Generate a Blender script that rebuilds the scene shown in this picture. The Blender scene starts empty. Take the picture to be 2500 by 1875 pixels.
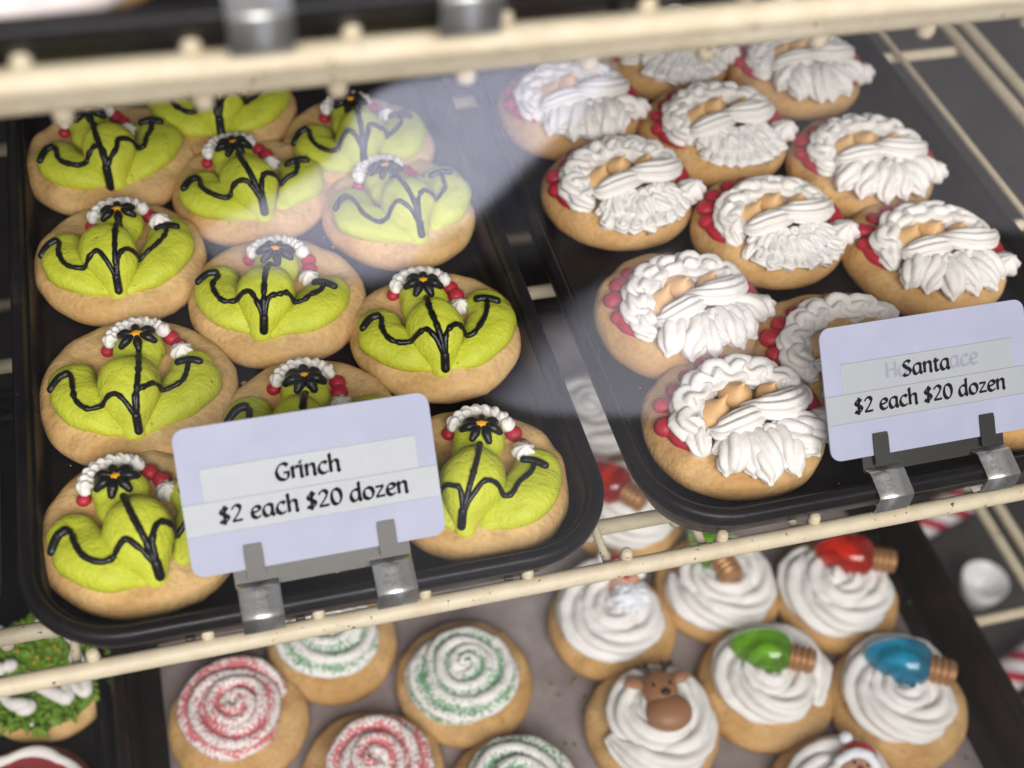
import bpy, math, random
import numpy as np
from mathutils import Vector, Matrix, noise
from mathutils.bvhtree import BVHTree

PI = math.pi
sc = bpy.context.scene
COL = sc.collection

# ------------------------------------------------------------------ camera
cam_d = bpy.data.cameras.new('camera')
cam = bpy.data.objects.new('camera', cam_d)
COL.objects.link(cam)
cam_d.sensor_fit = 'HORIZONTAL'
cam_d.sensor_width = 36.0
cam_d.lens = 45.92
cam_d.clip_start = 0.01
cam_d.clip_end = 30.0
RIGHT = Vector((0.96282541, -0.26128091, 0.06855295))
UP = Vector((0.14900328, 0.72539703, 0.6720098))
FWD = Vector((0.22531144, 0.6368135, -0.73736241))
m = Matrix.Identity(4)
for i in range(3):
    m[i][0], m[i][1], m[i][2] = RIGHT[i], UP[i], -FWD[i]
m.translation = Vector((0.03471738, -0.26944436, 0.38637067))
cam.matrix_world = m
cam_d.dof.use_dof = True
cam_d.dof.focus_distance = 0.495
cam_d.dof.aperture_fstop = 6.8
cam_d.dof.aperture_blades = 0
sc.camera = cam

# ------------------------------------------------------------------ world and lamps
w = bpy.data.worlds.new('World')
sc.world = w
w.use_nodes = True
bg = w.node_tree.nodes['Background']
bg.inputs[0].default_value = (1.0, 0.965, 0.945, 1)
bg.inputs[1].default_value = 0.30


def area(name, loc, aim, sx, sy, power, color):
    d = bpy.data.lights.new(name, 'AREA')
    d.shape = 'RECTANGLE'
    d.size, d.size_y = sx, sy
    d.energy = power
    d.color = color
    o = bpy.data.objects.new(name, d)
    COL.objects.link(o)
    o.location = loc
    o.rotation_euler = (Vector(aim) - Vector(loc)).to_track_quat('-Z', 'Y').to_euler()
    return o


area('store_ceiling_light', (0.05, -1.30, 1.12), (0.17, 0.08, -0.02), 1.4, 0.8, 46, (1.0, 0.985, 0.955))
area('case_front_light', (-0.25, -0.42, 0.62), (0.1, 0.06, 0.0), 0.7, 0.1, 0.5, (1.0, 0.97, 0.92))

sd = bpy.data.lights.new('added_glare_spot', 'SPOT')  # added lamp, brightens the bench that the front glass reflects
sd.energy = 380
sd.color = (0.93, 0.95, 1.0)
sd.spot_size = math.radians(33)
sd.spot_blend = 0.5
sd.shadow_soft_size = 0.12
so_ = bpy.data.objects.new('added_glare_spot', sd)
COL.objects.link(so_)
so_.location = (0.40, -1.36, 0.75)

s2 = bpy.data.lights.new('added_glare_spot', 'SPOT')  # second added lamp, for the mat mirrored at upper right
s2.energy = 120
s2.color = (1.0, 0.96, 0.92)
s2.spot_size = math.radians(46)
s2.spot_blend = 0.5
s2.shadow_soft_size = 0.12
s2o = bpy.data.objects.new('added_glare_spot', s2)
COL.objects.link(s2o)
s2o.location = (1.45, -1.75, 0.75)

sc.view_settings.view_transform = 'Standard'
sc.view_settings.look = 'None'
sc.view_settings.exposure = 0.1
sc.view_settings.gamma = 1.0
try:
    sc.view_settings.use_curve_mapping = False
except Exception:
    pass
try:
    sc.cycles.max_bounces = 8
    sc.cycles.transparent_max_bounces = 12
except Exception:
    pass


# ------------------------------------------------------------------ materials
def new_mat(name, col, rough=0.5, spec=0.5, metal=0.0, sss=0.0, coat=0.0, trans=0.0, ior=1.45):
    mt = bpy.data.materials.new(name)
    mt.use_nodes = True
    b = mt.node_tree.nodes['Principled BSDF']
    b.inputs['Base Color'].default_value = (*col, 1)
    b.inputs['Roughness'].default_value = rough
    b.inputs['Specular IOR Level'].default_value = spec
    b.inputs['Metallic'].default_value = metal
    b.inputs['IOR'].default_value = ior
    if sss:
        b.inputs['Subsurface Weight'].default_value = sss
        b.inputs['Subsurface Radius'].default_value = (1.0, 0.75, 0.5)
        b.inputs['Subsurface Scale'].default_value = 0.0022
    b.inputs['Coat Weight'].default_value = coat
    b.inputs['Transmission Weight'].default_value = trans
    return mt, mt.node_tree, b


def nd(nt, typ, **kw):
    n = nt.nodes.new(typ)
    for k, v in kw.items():
        if k in n.inputs:
            n.inputs[k].default_value = v
        else:
            setattr(n, k, v)
    return n


def tex_noise(nt, scale, detail=4.0, rough=0.55, src='Object'):
    tc = nd(nt, 'ShaderNodeTexCoord')
    n = nd(nt, 'ShaderNodeTexNoise')
    n.inputs['Scale'].default_value = scale
    n.inputs['Detail'].default_value = detail
    n.inputs['Roughness'].default_value = rough
    nt.links.new(tc.outputs[src], n.inputs['Vector'])
    return n


def ramp(nt, fac, stops):
    r = nd(nt, 'ShaderNodeValToRGB')
    els = r.color_ramp.elements
    while len(els) < len(stops):
        els.new(0.5)
    for e, (p, c) in zip(els, stops):
        e.position = p
        e.color = (*c, 1) if len(c) == 3 else c
    nt.links.new(fac, r.inputs['Fac'])
    return r


def bump(nt, b, height, strength, dist):
    bp = nd(nt, 'ShaderNodeBump')
    bp.inputs['Strength'].default_value = strength
    bp.inputs['Distance'].default_value = dist
    nt.links.new(height, bp.inputs['Height'])
    if b.inputs['Normal'].is_linked:
        nt.links.new(b.inputs['Normal'].links[0].from_socket, bp.inputs['Normal'])
    nt.links.new(bp.outputs['Normal'], b.inputs['Normal'])


def mix(nt, fac, a, bb, mode='MIX'):
    mx = nd(nt, 'ShaderNodeMix', data_type='RGBA', blend_type=mode)
    for sock, v in ((mx.inputs[0], fac), (mx.inputs[6], a), (mx.inputs[7], bb)):
        if hasattr(v, 'links'):
            nt.links.new(v, sock)
        elif isinstance(v, tuple):
            sock.default_value = (*v, 1)
        else:
            sock.default_value = v
    return mx.outputs[2]


def cookie_mat(name, pale, mid, brown):
    mt, nt, b = new_mat(name, mid, rough=0.78, spec=0.25, sss=0.12)
    n1 = tex_noise(nt, 30, 5, 0.55)
    r1 = ramp(nt, n1.outputs['Fac'], [(0.22, brown), (0.46, mid), (0.68, pale)])
    n2 = tex_noise(nt, 420, 3, 0.6)
    r2 = ramp(nt, n2.outputs['Fac'], [(0.30, (0.86, 0.82, 0.76)), (0.55, (1, 1, 1)), (0.8, (1.05, 1.04, 1.03))])
    c = mix(nt, 1.0, r1.outputs[0], r2.outputs[0], 'MULTIPLY')
    n6 = tex_noise(nt, 95, 5, 0.7)
    r6 = ramp(nt, n6.outputs['Fac'], [(0.30, (0.83, 0.78, 0.72)), (0.60, (1.03, 1.03, 1.03))])
    c = mix(nt, 1.0, c, r6.outputs[0], 'MULTIPLY')
    at = nd(nt, 'ShaderNodeAttribute', attribute_name='bake')       # baked brown ring low on the side
    c = mix(nt, at.outputs['Fac'], c, brown)
    n3 = tex_noise(nt, 210, 2, 0.5)
    r3 = ramp(nt, n3.outputs['Fac'], [(0.73, (0, 0, 0)), (0.80, (0.8, 0.8, 0.8))])
    c = mix(nt, r3.outputs[0], c, tuple(x * 0.8 for x in brown))
    nt.links.new(c, b.inputs['Base Color'])
    n5 = tex_noise(nt, 110, 5, 0.65)
    bump(nt, b, n2.outputs['Fac'], 0.7, 0.0007)
    bump(nt, b, n5.outputs['Fac'], 0.6, 0.0016)
    bump(nt, b, n1.outputs['Fac'], 0.4, 0.0024)
    return mt


M = {}
M['cookie'] = cookie_mat('baked_cookie', (0.74, 0.52, 0.265), (0.67, 0.44, 0.19), (0.48, 0.255, 0.085))
M['cookie_gold'] = cookie_mat('golden_baked_cookie', (0.70, 0.47, 0.235), (0.63, 0.395, 0.17), (0.46, 0.245, 0.08))


def icing_mat(name, col, dark, rough=0.5, sss=0.15, spec=0.4, bs=0.35):
    mt, nt, b = new_mat(name, col, rough=rough, spec=spec, sss=sss)
    n1 = tex_noise(nt, 120, 5, 0.6)
    r1 = ramp(nt, n1.outputs['Fac'], [(0.3, dark), (0.6, col)])
    nt.links.new(r1.outputs[0], b.inputs['Base Color'])
    n2 = tex_noise(nt, 700, 3, 0.6)
    bump(nt, b, n2.outputs['Fac'], bs, 0.0005)
    n4 = tex_noise(nt, 130, 4, 0.6)
    bump(nt, b, n4.outputs['Fac'], bs * 0.8, 0.0018)
    n3 = tex_noise(nt, 150, 2, 0.5)                                  # small air holes in the buttercream
    r3 = ramp(nt, n3.outputs['Fac'], [(0.24, (0, 0, 0)), (0.30, (1, 1, 1))])
    bump(nt, b, r3.outputs[0], bs, 0.0010)
    return mt


M['green'] = icing_mat('lime_buttercream', (0.54, 0.575, 0.045), (0.47, 0.51, 0.033), rough=0.5, sss=0.05, bs=0.9)
M['black'] = icing_mat('black_icing', (0.006, 0.006, 0.008), (0.004, 0.004, 0.005), rough=0.36, sss=0.0, spec=0.45)
M['white'] = icing_mat('white_buttercream', (0.80, 0.765, 0.73), (0.765, 0.72, 0.68), rough=0.48, sss=0.22)
M['red'] = icing_mat('red_icing', (0.44, 0.022, 0.04), (0.37, 0.015, 0.03), rough=0.45, sss=0.1)
M['amber'] = icing_mat('amber_icing', (0.78, 0.36, 0.01), (0.70, 0.30, 0.008), rough=0.4, sss=0.1)
M['tan'] = icing_mat('tan_icing', (0.73, 0.455, 0.215), (0.67, 0.395, 0.17), rough=0.42, sss=0.15)
M['leaf'] = icing_mat('leaf_green_icing', (0.16, 0.28, 0.025), (0.10, 0.205, 0.016), rough=0.5, sss=0.05)
M['dusky_red'] = icing_mat('dusky_red_icing', (0.33, 0.045, 0.05), (0.24, 0.03, 0.035), rough=0.5, sss=0.05)


def sugar_mat(name, sugar, amount):
    mt, nt, b = new_mat(name, (0.82, 0.79, 0.76), rough=0.5, spec=0.4, sss=0.2)
    at = nd(nt, 'ShaderNodeAttribute', attribute_name='sug')
    n1 = tex_noise(nt, 620, 2, 0.5)
    n2 = tex_noise(nt, 60, 3, 0.6)
    a1 = nd(nt, 'ShaderNodeMath', operation='MULTIPLY_ADD')
    nt.links.new(at.outputs['Fac'], a1.inputs[0])
    a1.inputs[1].default_value = 0.26
    nt.links.new(n1.outputs['Fac'], a1.inputs[2])
    a2 = nd(nt, 'ShaderNodeMath', operation='MULTIPLY_ADD')
    nt.links.new(n2.outputs['Fac'], a2.inputs[0])
    a2.inputs[1].default_value = 0.55
    nt.links.new(a1.outputs[0], a2.inputs[2])
    r = ramp(nt, a2.outputs[0], [(amount, (0, 0, 0)), (min(1, amount + 0.16), (0.9, 0.9, 0.9))])
    c = mix(nt, r.outputs[0], (0.82, 0.79, 0.76), sugar)
    nt.links.new(c, b.inputs['Base Color'])
    bump(nt, b, n1.outputs['Fac'], 0.25, 0.0004)
    return mt


M['white_red_sugar'] = sugar_mat('white_buttercream_with_red_sugar', (0.60, 0.09, 0.11), 0.78)
M['white_green_sugar'] = sugar_mat('white_buttercream_with_green_sugar', (0.09, 0.30, 0.13), 0.86)
M['white_few_sugar'] = sugar_mat('white_buttercream_with_few_sugar', (0.52, 0.12, 0.14), 1.012)

mt, nt, b = new_mat('black_tray_plastic', (0.02, 0.018, 0.021), rough=0.4, spec=0.26)
n1 = tex_noise(nt, 45, 6, 0.65)
r1 = ramp(nt, n1.outputs['Fac'], [(0.35, (0.28, 0.28, 0.28)), (0.7, (0.46, 0.46, 0.46))])
nt.links.new(r1.outputs[0], b.inputs['Roughness'])
n3 = tex_noise(nt, 26, 6, 0.7)
r3 = ramp(nt, n3.outputs['Fac'], [(0.38, (0.005, 0.0045, 0.0065)), (0.62, (0.012, 0.010, 0.0115)), (0.78, (0.045, 0.036, 0.034))])
n4 = tex_noise(nt, 800, 1, 0.5)
r4 = ramp(nt, n4.outputs['Fac'], [(0.78, (0, 0, 0)), (0.80, (1, 1, 1))])
c = mix(nt, r4.outputs[0], r3.outputs[0], (0.11, 0.10, 0.09))
nt.links.new(c, b.inputs['Base Color'])
n2 = tex_noise(nt, 130, 4, 0.6)
bump(nt, b, n2.outputs['Fac'], 0.18, 0.0006)
M['tray'] = mt

mt, nt, b = new_mat('dark_brown_pan', (0.016, 0.008, 0.007), rough=0.5, spec=0.4)
n1 = tex_noise(nt, 60, 5, 0.65)
r1 = ramp(nt, n1.outputs['Fac'], [(0.45, (0.006, 0.0035, 0.0035)), (0.8, (0.03, 0.010, 0.009))])
nt.links.new(r1.outputs[0], b.inputs['Base Color'])
M['pan'] = mt

mt, nt, b = new_mat('greased_paper', (0.33, 0.275, 0.265), rough=0.6, spec=0.3)
n1 = tex_noise(nt, 24, 7, 0.66)
r1 = ramp(nt, n1.outputs['Fac'], [(0.28, (0.175, 0.135, 0.13)), (0.5, (0.29, 0.24, 0.235)), (0.75, (0.41, 0.36, 0.355))])
nt.links.new(r1.outputs[0], b.inputs['Base Color'])
M['paper'] = mt

mt, nt, b = new_mat('cream_coated_wire', (0.62, 0.53, 0.385), rough=0.48, spec=0.45)
n1 = tex_noise(nt, 90, 6, 0.7)
r1 = ramp(nt, n1.outputs['Fac'], [(0.3, (0.55, 0.455, 0.32)), (0.55, (0.64, 0.55, 0.40)), (0.8, (0.66, 0.585, 0.45))])
n2 = tex_noise(nt, 330, 3, 0.6)
r2 = ramp(nt, n2.outputs['Fac'], [(0.665, (0, 0, 0)), (0.69, (1, 1, 1))])
n3 = tex_noise(nt, 60, 4, 0.6)
r3 = ramp(nt, n3.outputs['Fac'], [(0.62, (0, 0, 0)), (0.85, (0.55, 0.55, 0.55))])
c = mix(nt, r3.outputs[0], r1.outputs[0], (0.50, 0.33, 0.18))
c = mix(nt, r2.outputs[0], c, (0.10, 0.065, 0.04))
nt.links.new(c, b.inputs['Base Color'])
bump(nt, b, n1.outputs['Fac'], 0.3, 0.0007)
M['wire'] = mt

mt, nt, b = new_mat('brushed_steel', (0.60, 0.60, 0.585), rough=0.34, metal=1.0)
n1 = tex_noise(nt, 900, 3, 0.6)
r1 = ramp(nt, n1.outputs['Fac'], [(0.35, (0.38, 0.38, 0.38)), (0.65, (0.46, 0.46, 0.46))])
nt.links.new(r1.outputs[0], b.inputs['Roughness'])
r2 = ramp(nt, n1.outputs['Fac'], [(0.3, (0.78, 0.78, 0.76)), (0.7, (0.88, 0.88, 0.87))])
nt.links.new(r2.outputs[0], b.inputs['Base Color'])
bump(nt, b, n1.outputs['Fac'], 0.12, 0.0003)
M['steel'] = mt
M['dull_steel'] = new_mat('dull_steel', (0.055, 0.053, 0.05), rough=0.42, metal=1.0)[0]

mt, nt, b = new_mat('lavender_card', (0.36, 0.37, 0.48), rough=0.5, spec=0.3)
n1 = tex_noise(nt, 60, 5, 0.6)
r1 = ramp(nt, n1.outputs['Fac'], [(0.3, (0.345, 0.357, 0.475)), (0.7, (0.38, 0.39, 0.51))])
n2 = tex_noise(nt, 520, 2, 0.5)
r2 = ramp(nt, n2.outputs['Fac'], [(0.775, (0, 0, 0)), (0.80, (1, 1, 1))])
c = mix(nt, r2.outputs[0], r1.outputs[0], (0.36, 0.35, 0.40))
nt.links.new(c, b.inputs['Base Color'])
M['card'] = mt
mt, nt, b = new_mat('label_tape', (0.36, 0.372, 0.40), rough=0.4, spec=0.5)
n1 = tex_noise(nt, 150, 2, 0.5)
bump(nt, b, n1.outputs['Fac'], 0.3, 0.0009)
M['tape'] = mt
M['tape_edge'] = new_mat('tape_seam', (0.23, 0.23, 0.27), rough=0.4)[0]
M['ink'] = new_mat('black_print', (0.008, 0.008, 0.011), rough=0.8, spec=0.08)[0]
M['ghost'] = new_mat('faded_print', (0.275, 0.28, 0.345), rough=0.4)[0]
M['copper'] = new_mat('copper_screw_base', (0.46, 0.25, 0.12), rough=0.45, metal=0.6)[0]


def bulb_mat(name, col):
    mt, nt, b = new_mat(name, col, rough=0.06, spec=0.6, coat=0.6, trans=0.85, ior=1.35)
    n1 = tex_noise(nt, 130, 3, 0.6)
    r1 = ramp(nt, n1.outputs['Fac'], [(0.35, tuple(x * 0.8 for x in col)), (0.65, col)])
    nt.links.new(r1.outputs[0], b.inputs['Base Color'])
    return mt


M['bulb_green'] = bulb_mat('green_candy_shell', (0.24, 0.62, 0.03))
M['bulb_blue'] = bulb_mat('blue_candy_shell', (0.02, 0.42, 0.72))
M['bulb_red'] = bulb_mat('red_candy_shell', (0.85, 0.035, 0.015))
M['brown_plastic'] = new_mat('brown_candy', (0.31, 0.145, 0.07), rough=0.45, sss=0.1)[0]
M['dark_brown_plastic'] = new_mat('dark_brown_candy', (0.035, 0.02, 0.016), rough=0.4)[0]
M['black_plastic'] = new_mat('black_candy', (0.01, 0.01, 0.01), rough=0.25)[0]
M['skin'] = new_mat('pink_candy', (0.66, 0.36, 0.235), rough=0.45, sss=0.1)[0]
M['white_plastic'] = new_mat('white_candy', (0.80, 0.81, 0.85), rough=0.5, sss=0.1)[0]
M['red_plastic'] = new_mat('red_candy', (0.50, 0.008, 0.014), rough=0.4)[0]
M['porcelain'] = new_mat('white_porcelain', (0.85, 0.85, 0.86), rough=0.2)[0]

mt, nt, b = new_mat('dark_case_panel', (0.05, 0.047, 0.046), rough=0.35, spec=0.5)
n1 = tex_noise(nt, 9, 5, 0.6)
r1 = ramp(nt, n1.outputs['Fac'], [(0.3, (0.042, 0.038, 0.038)), (0.7, (0.075, 0.072, 0.070))])
nt.links.new(r1.outputs[0], b.inputs['Base Color'])
M['panel'] = mt

mt, nt, b = new_mat('red_white_candy_stripe', (0.8, 0.8, 0.8), rough=0.3)
tc = nd(nt, 'ShaderNodeTexCoord')
wv = nd(nt, 'ShaderNodeTexWave', wave_type='BANDS', bands_direction='DIAGONAL')
wv.inputs['Scale'].default_value = 24
wv.inputs['Distortion'].default_value = 0.6
nt.links.new(tc.outputs['Object'], wv.inputs['Vector'])
r1 = ramp(nt, wv.outputs['Fac'], [(0.52, (0.78, 0.74, 0.74)), (0.6, (0.45, 0.02, 0.045))])
nt.links.new(r1.outputs[0], b.inputs['Base Color'])
M['stripe'] = mt


M['floor_tile'] = new_mat('dark_floor_tile', (0.045, 0.042, 0.045), rough=0.6)[0]
mt, nt, b = new_mat('lavender_cloth', (0.60, 0.60, 0.74), rough=0.9)
n1 = tex_noise(nt, 9, 4, 0.6)
r1 = ramp(nt, n1.outputs['Fac'], [(0.3, (0.50, 0.50, 0.63)), (0.7, (0.68, 0.68, 0.81))])
nt.links.new(r1.outputs[0], b.inputs['Base Color'])
M['lavender_cloth'] = mt
M['mat_cloth'] = new_mat('pale_grey_mat', (0.42, 0.41, 0.46), rough=0.9)[0]
mt = bpy.data.materials.new('clear_glass')
mt.use_nodes = True
nt = mt.node_tree
nt.nodes.clear()
out, mxs = nd(nt, 'ShaderNodeOutputMaterial'), nd(nt, 'ShaderNodeMixShader')
trn, gls, geo = nd(nt, 'ShaderNodeBsdfTransparent'), nd(nt, 'ShaderNodeBsdfGlossy'), nd(nt, 'ShaderNodeNewGeometry')
gls.inputs['Roughness'].default_value = 0.0
dt = nd(nt, 'ShaderNodeVectorMath', operation='DOT_PRODUCT')
nt.links.new(geo.outputs['Normal'], dt.inputs[0])
nt.links.new(geo.outputs['Incoming'], dt.inputs[1])
v = dt.outputs['Value']
for op, k in (('ABSOLUTE', 0.0), ('SUBTRACT', None), ('POWER', 5.0), ('MULTIPLY_ADD', 0.95)):    # Schlick reflectance of a pane face
    mn = nd(nt, 'ShaderNodeMath', operation=op)
    if op == 'SUBTRACT':
        mn.inputs[0].default_value = 1.0
        nt.links.new(v, mn.inputs[1])
    else:
        nt.links.new(v, mn.inputs[0])
        mn.inputs[1].default_value = k
        if op == 'MULTIPLY_ADD':
            mn.inputs[2].default_value = 0.05
    v = mn.outputs[0]
nt.links.new(v, mxs.inputs[0])
nt.links.new(trn.outputs[0], mxs.inputs[1])
nt.links.new(gls.outputs[0], mxs.inputs[2])
nt.links.new(mxs.outputs[0], out.inputs[0])
M['glass'] = mt


# ------------------------------------------------------------------ mesh building
class MB:
    def __init__(self):
        self.v, self.f, self.a = [], [], []

    def add(self, verts, faces, attr=None):
        o = len(self.v)
        self.v.extend([tuple(float(c) for c in p) for p in verts])
        self.f.extend([tuple(i + o for i in fc) for fc in faces])
        self.a.extend(list(attr) if attr is not None else [0.0] * len(verts))
        return self

    def build(self, name, mat, parent=None, smooth=True, attr=None, origin=None):
        me = bpy.data.meshes.new(name)
        me.from_pydata(self.v, [], self.f)
        if smooth:
            me.polygons.foreach_set('use_smooth', [True] * len(me.polygons))
        if attr:
            at = me.attributes.new(attr, 'FLOAT', 'POINT')
            at.data.foreach_set('value', self.a)
        me.update()
        me.materials.append(mat)
        o = bpy.data.objects.new(name, me)
        COL.objects.link(o)
        if parent is not None:
            o.parent = parent
        return o

    def bvh(self):
        return BVHTree.FromPolygons(self.v, self.f)


def tag(o, label=None, cat=None, group=None, kind=None):
    if label:
        o['label'] = label
    if cat:
        o['category'] = cat
    if group:
        o['group'] = group
    if kind:
        o['kind'] = kind
    return o


def empty(name, loc, rz=0.0, label=None, cat=None, group=None):
    o = bpy.data.objects.new(name, None)
    o.empty_display_size = 0.01
    COL.objects.link(o)
    o.location = loc
    o.rotation_euler = (0, 0, rz)
    return tag(o, label, cat, group)


def cr(pts, n):
    """Catmull-Rom through rows of pts, n samples in all."""
    P = np.array(pts, float)
    k = len(P)
    if k == 2:
        t = np.linspace(0, 1, n)[:, None]
        return P[0] * (1 - t) + P[1] * t
    E0 = np.vstack([2 * P[0] - P[1], P, 2 * P[-1] - P[-2]])
    out = []
    for s in np.linspace(0, k - 1, n):
        i = min(int(s), k - 2)
        t = s - i
        p0, p1, p2, p3 = E0[i], E0[i + 1], E0[i + 2], E0[i + 3]
        out.append(0.5 * (2 * p1 + (p2 - p0) * t + (2 * p0 - 5 * p1 + 4 * p2 - p3) * t * t + (3 * p1 - p0 - 3 * p2 + p3) * t ** 3))
    return np.array(out)


def sweep(mb, P, R, n=14, k=0, depth=0.0, twist=0.0, wx=1.0, wz=1.0, cap=True, nz=0.0, nsc=200.0, seed=0.0, rnd=3):
    """A tube through P (N x 3) of radii R, k ridges, twisted; its ends are rounded when cap."""
    P = np.array(P, float)
    R = np.array(R, float) if np.ndim(R) else np.full(len(P), float(R))
    T = np.gradient(P, axis=0)
    T /= np.linalg.norm(T, axis=1)[:, None] + 1e-12
    if cap and rnd:
        pre, prer, post, postr = [], [], [], []
        for j in range(rnd):
            a = (j + 0.35) / rnd * PI / 2
            pre.append(P[0] - T[0] * R[0] * math.cos(a))
            prer.append(R[0] * math.sin(a))
            post.append(P[-1] + T[-1] * R[-1] * math.sin(PI / 2 - a))
            postr.append(R[-1] * math.sin(a))
        P = np.vstack([pre, P, post[::-1]])
        R = np.concatenate([prer, R, postr[::-1]])
        T = np.vstack([np.repeat(T[:1], rnd, 0), T, np.repeat(T[-1:], rnd, 0)])
    N = len(P)
    U = np.array([0, 0, 1.0])
    S = np.cross(T, U)
    ln = np.linalg.norm(S, axis=1)
    for i in range(N):
        if ln[i] < 1e-3:
            S[i] = S[i - 1] if i else np.array([1.0, 0, 0])
        else:
            S[i] /= ln[i]
    Q = np.cross(S, T)
    V, A = [], []
    seg = np.concatenate([[0], np.cumsum(np.linalg.norm(np.diff(P, axis=0), axis=1))])
    ang = np.arange(n) * 2 * PI / n
    for i in range(N):
        ph = twist * seg[i]
        if k:
            rg = np.abs(np.cos(k * (ang + ph) / 2))
            rr = R[i] * (1 - depth + depth * rg)
            A.extend((1 - rg) * 1.0)
        else:
            rr = np.full(n, R[i])
            A.extend([0.0] * n)
        for j in range(n):
            V.append(P[i] + S[i] * rr[j] * math.cos(ang[j]) * wx + Q[i] * rr[j] * math.sin(ang[j]) * wz)
    if nz:
        for q in range(len(V)):
            i = q // n
            d = V[q] - P[i]
            l = np.linalg.norm(d) + 1e-9
            V[q] = V[q] + d / l * nz * noise.noise(Vector(V[q] * nsc) + Vector((seed, seed * 1.7, 3)))
    F = []
    for i in range(N - 1):
        for j in range(n):
            a, b2 = i * n + j, i * n + (j + 1) % n
            F.append((a, b2, b2 + n, a + n))
    if cap:
        F.append(tuple(range(n))[::-1])
        F.append(tuple(range((N - 1) * n, N * n)))
    mb.add(V, F, A)


def lathe(mb, prof, n=24, c=(0, 0, 0), k=0, depth=0.0, twist=0.0, rot=0.0, bend=(0, 0), M3=None, closed=True):
    """prof: (r, z) rows from the bottom; k ridges that turn with height; the top leans by bend."""
    V, F, A = [], [], []
    zt = max(p[1] for p in prof) or 1
    for (r, z) in prof:
        for j in range(n):
            a = j * 2 * PI / n
            rg = abs(math.cos(k * (a + twist * z) / 2)) if k else 1
            rr = r * (1 - depth + depth * rg)
            f = (z / zt) ** 2
            p = Vector((rr * math.cos(a + rot) + bend[0] * f, rr * math.sin(a + rot) + bend[1] * f, z))
            if M3 is not None:
                p = M3 @ p
            V.append((p.x + c[0], p.y + c[1], p.z + c[2]))
            A.append(1 - rg)
    for i in range(len(prof) - 1):
        for j in range(n):
            a, b2 = i * n + j, i * n + (j + 1) % n
            F.append((a, b2, b2 + n, a + n))
    if closed:
        F.append(tuple(range(n))[::-1])
        F.append(tuple(range((len(prof) - 1) * n, len(prof) * n)))
    mb.add(V, F, A)


def ell(mb, c, r, M3=None, n=22, mrows=12):
    V, F = [], []
    for i in range(mrows + 1):
        t = PI * i / mrows
        for q in range(n):
            a = 2 * PI * q / n
            p = Vector((r[0] * math.sin(t) * math.cos(a), r[1] * math.sin(t) * math.sin(a), -r[2] * math.cos(t)))
            if M3 is not None:
                p = M3 @ p
            V.append((p.x + c[0], p.y + c[1], p.z + c[2]))
    for i in range(mrows):
        for q in range(n):
            a, b2 = i * n + q, i * n + (q + 1) % n
            F.append((a, b2, b2 + n, a + n))
    mb.add(V, F)


def box(mb, lo, hi, M4=None):
    x0, y0, z0 = lo
    x1, y1, z1 = hi
    V = [Vector(p) for p in ((x0, y0, z0), (x1, y0, z0), (x1, y1, z0), (x0, y1, z0), (x0, y0, z1), (x1, y0, z1), (x1, y1, z1), (x0, y1, z1))]
    if M4 is not None:
        V = [M4 @ v for v in V]
    mb.add(V, [(3, 2, 1, 0), (4, 5, 6, 7), (0, 1, 5, 4), (1, 2, 6, 5), (2, 3, 7, 6), (3, 0, 4, 7)])


def cyl(mb, a, b2, r, n=14):
    a, b2 = np.array(a, float), np.array(b2, float)
    L = np.linalg.norm(b2 - a)
    N = max(2, int(L / 0.02))
    t = np.linspace(0, 1, N + 1)[:, None]
    sweep(mb, a * (1 - t) + b2 * t, r, n=n, rnd=3, cap=True)


def rrect(x0, x1, y0, y1, r, inset, n=10):
    r2 = max(r - inset, 0.00002)
    pts = []
    for cx, cy, a0 in ((x1 - r, y1 - r, 0), (x0 + r, y1 - r, PI / 2), (x0 + r, y0 + r, PI), (x1 - r, y0 + r, 1.5 * PI)):
        for i in range(n + 1):
            a = a0 + i / n * PI / 2
            pts.append((cx + r2 * math.cos(a), cy + r2 * math.sin(a)))
    return pts


# ------------------------------------------------------------------ setting: the case round the shelves
def slab(name, lo, hi, mat):
    mb = MB()
    box(mb, lo, hi)
    return tag(mb.build(name, mat, smooth=False), kind='structure')


slab('case_floor', (-0.7, -0.16, -0.475), (1.1, 0.66, -0.46), M['panel'])
slab('back_wall', (-0.7, 0.661, -0.475), (1.1, 0.68, 0.7), M['panel'])

slab('case_base', (-0.7, -0.16, -1.0), (1.1, 0.66, -0.476), M['panel'])
slab('store_floor', (-4.0, -6.0, -1.02), (5.0, 0.9, -1.0), M['floor_tile'])

# front glass of the case; its faint reflections are of an added bench and added mats behind the viewer
gp = MB()
box(gp, (-0.7, -0.166, -0.475), (1.1, -0.162, 0.70))
tag(gp.build('glass_pane', M['glass'], smooth=False), 'clear front glass of the case with pale store reflections across its middle', 'glass pane')
rt = empty('added_glare_bench', (0.40, -1.38, -1.0), 0, 'lavender cushioned bench added for its reflection, seen only as the pale glare in the glass', 'bench')


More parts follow.
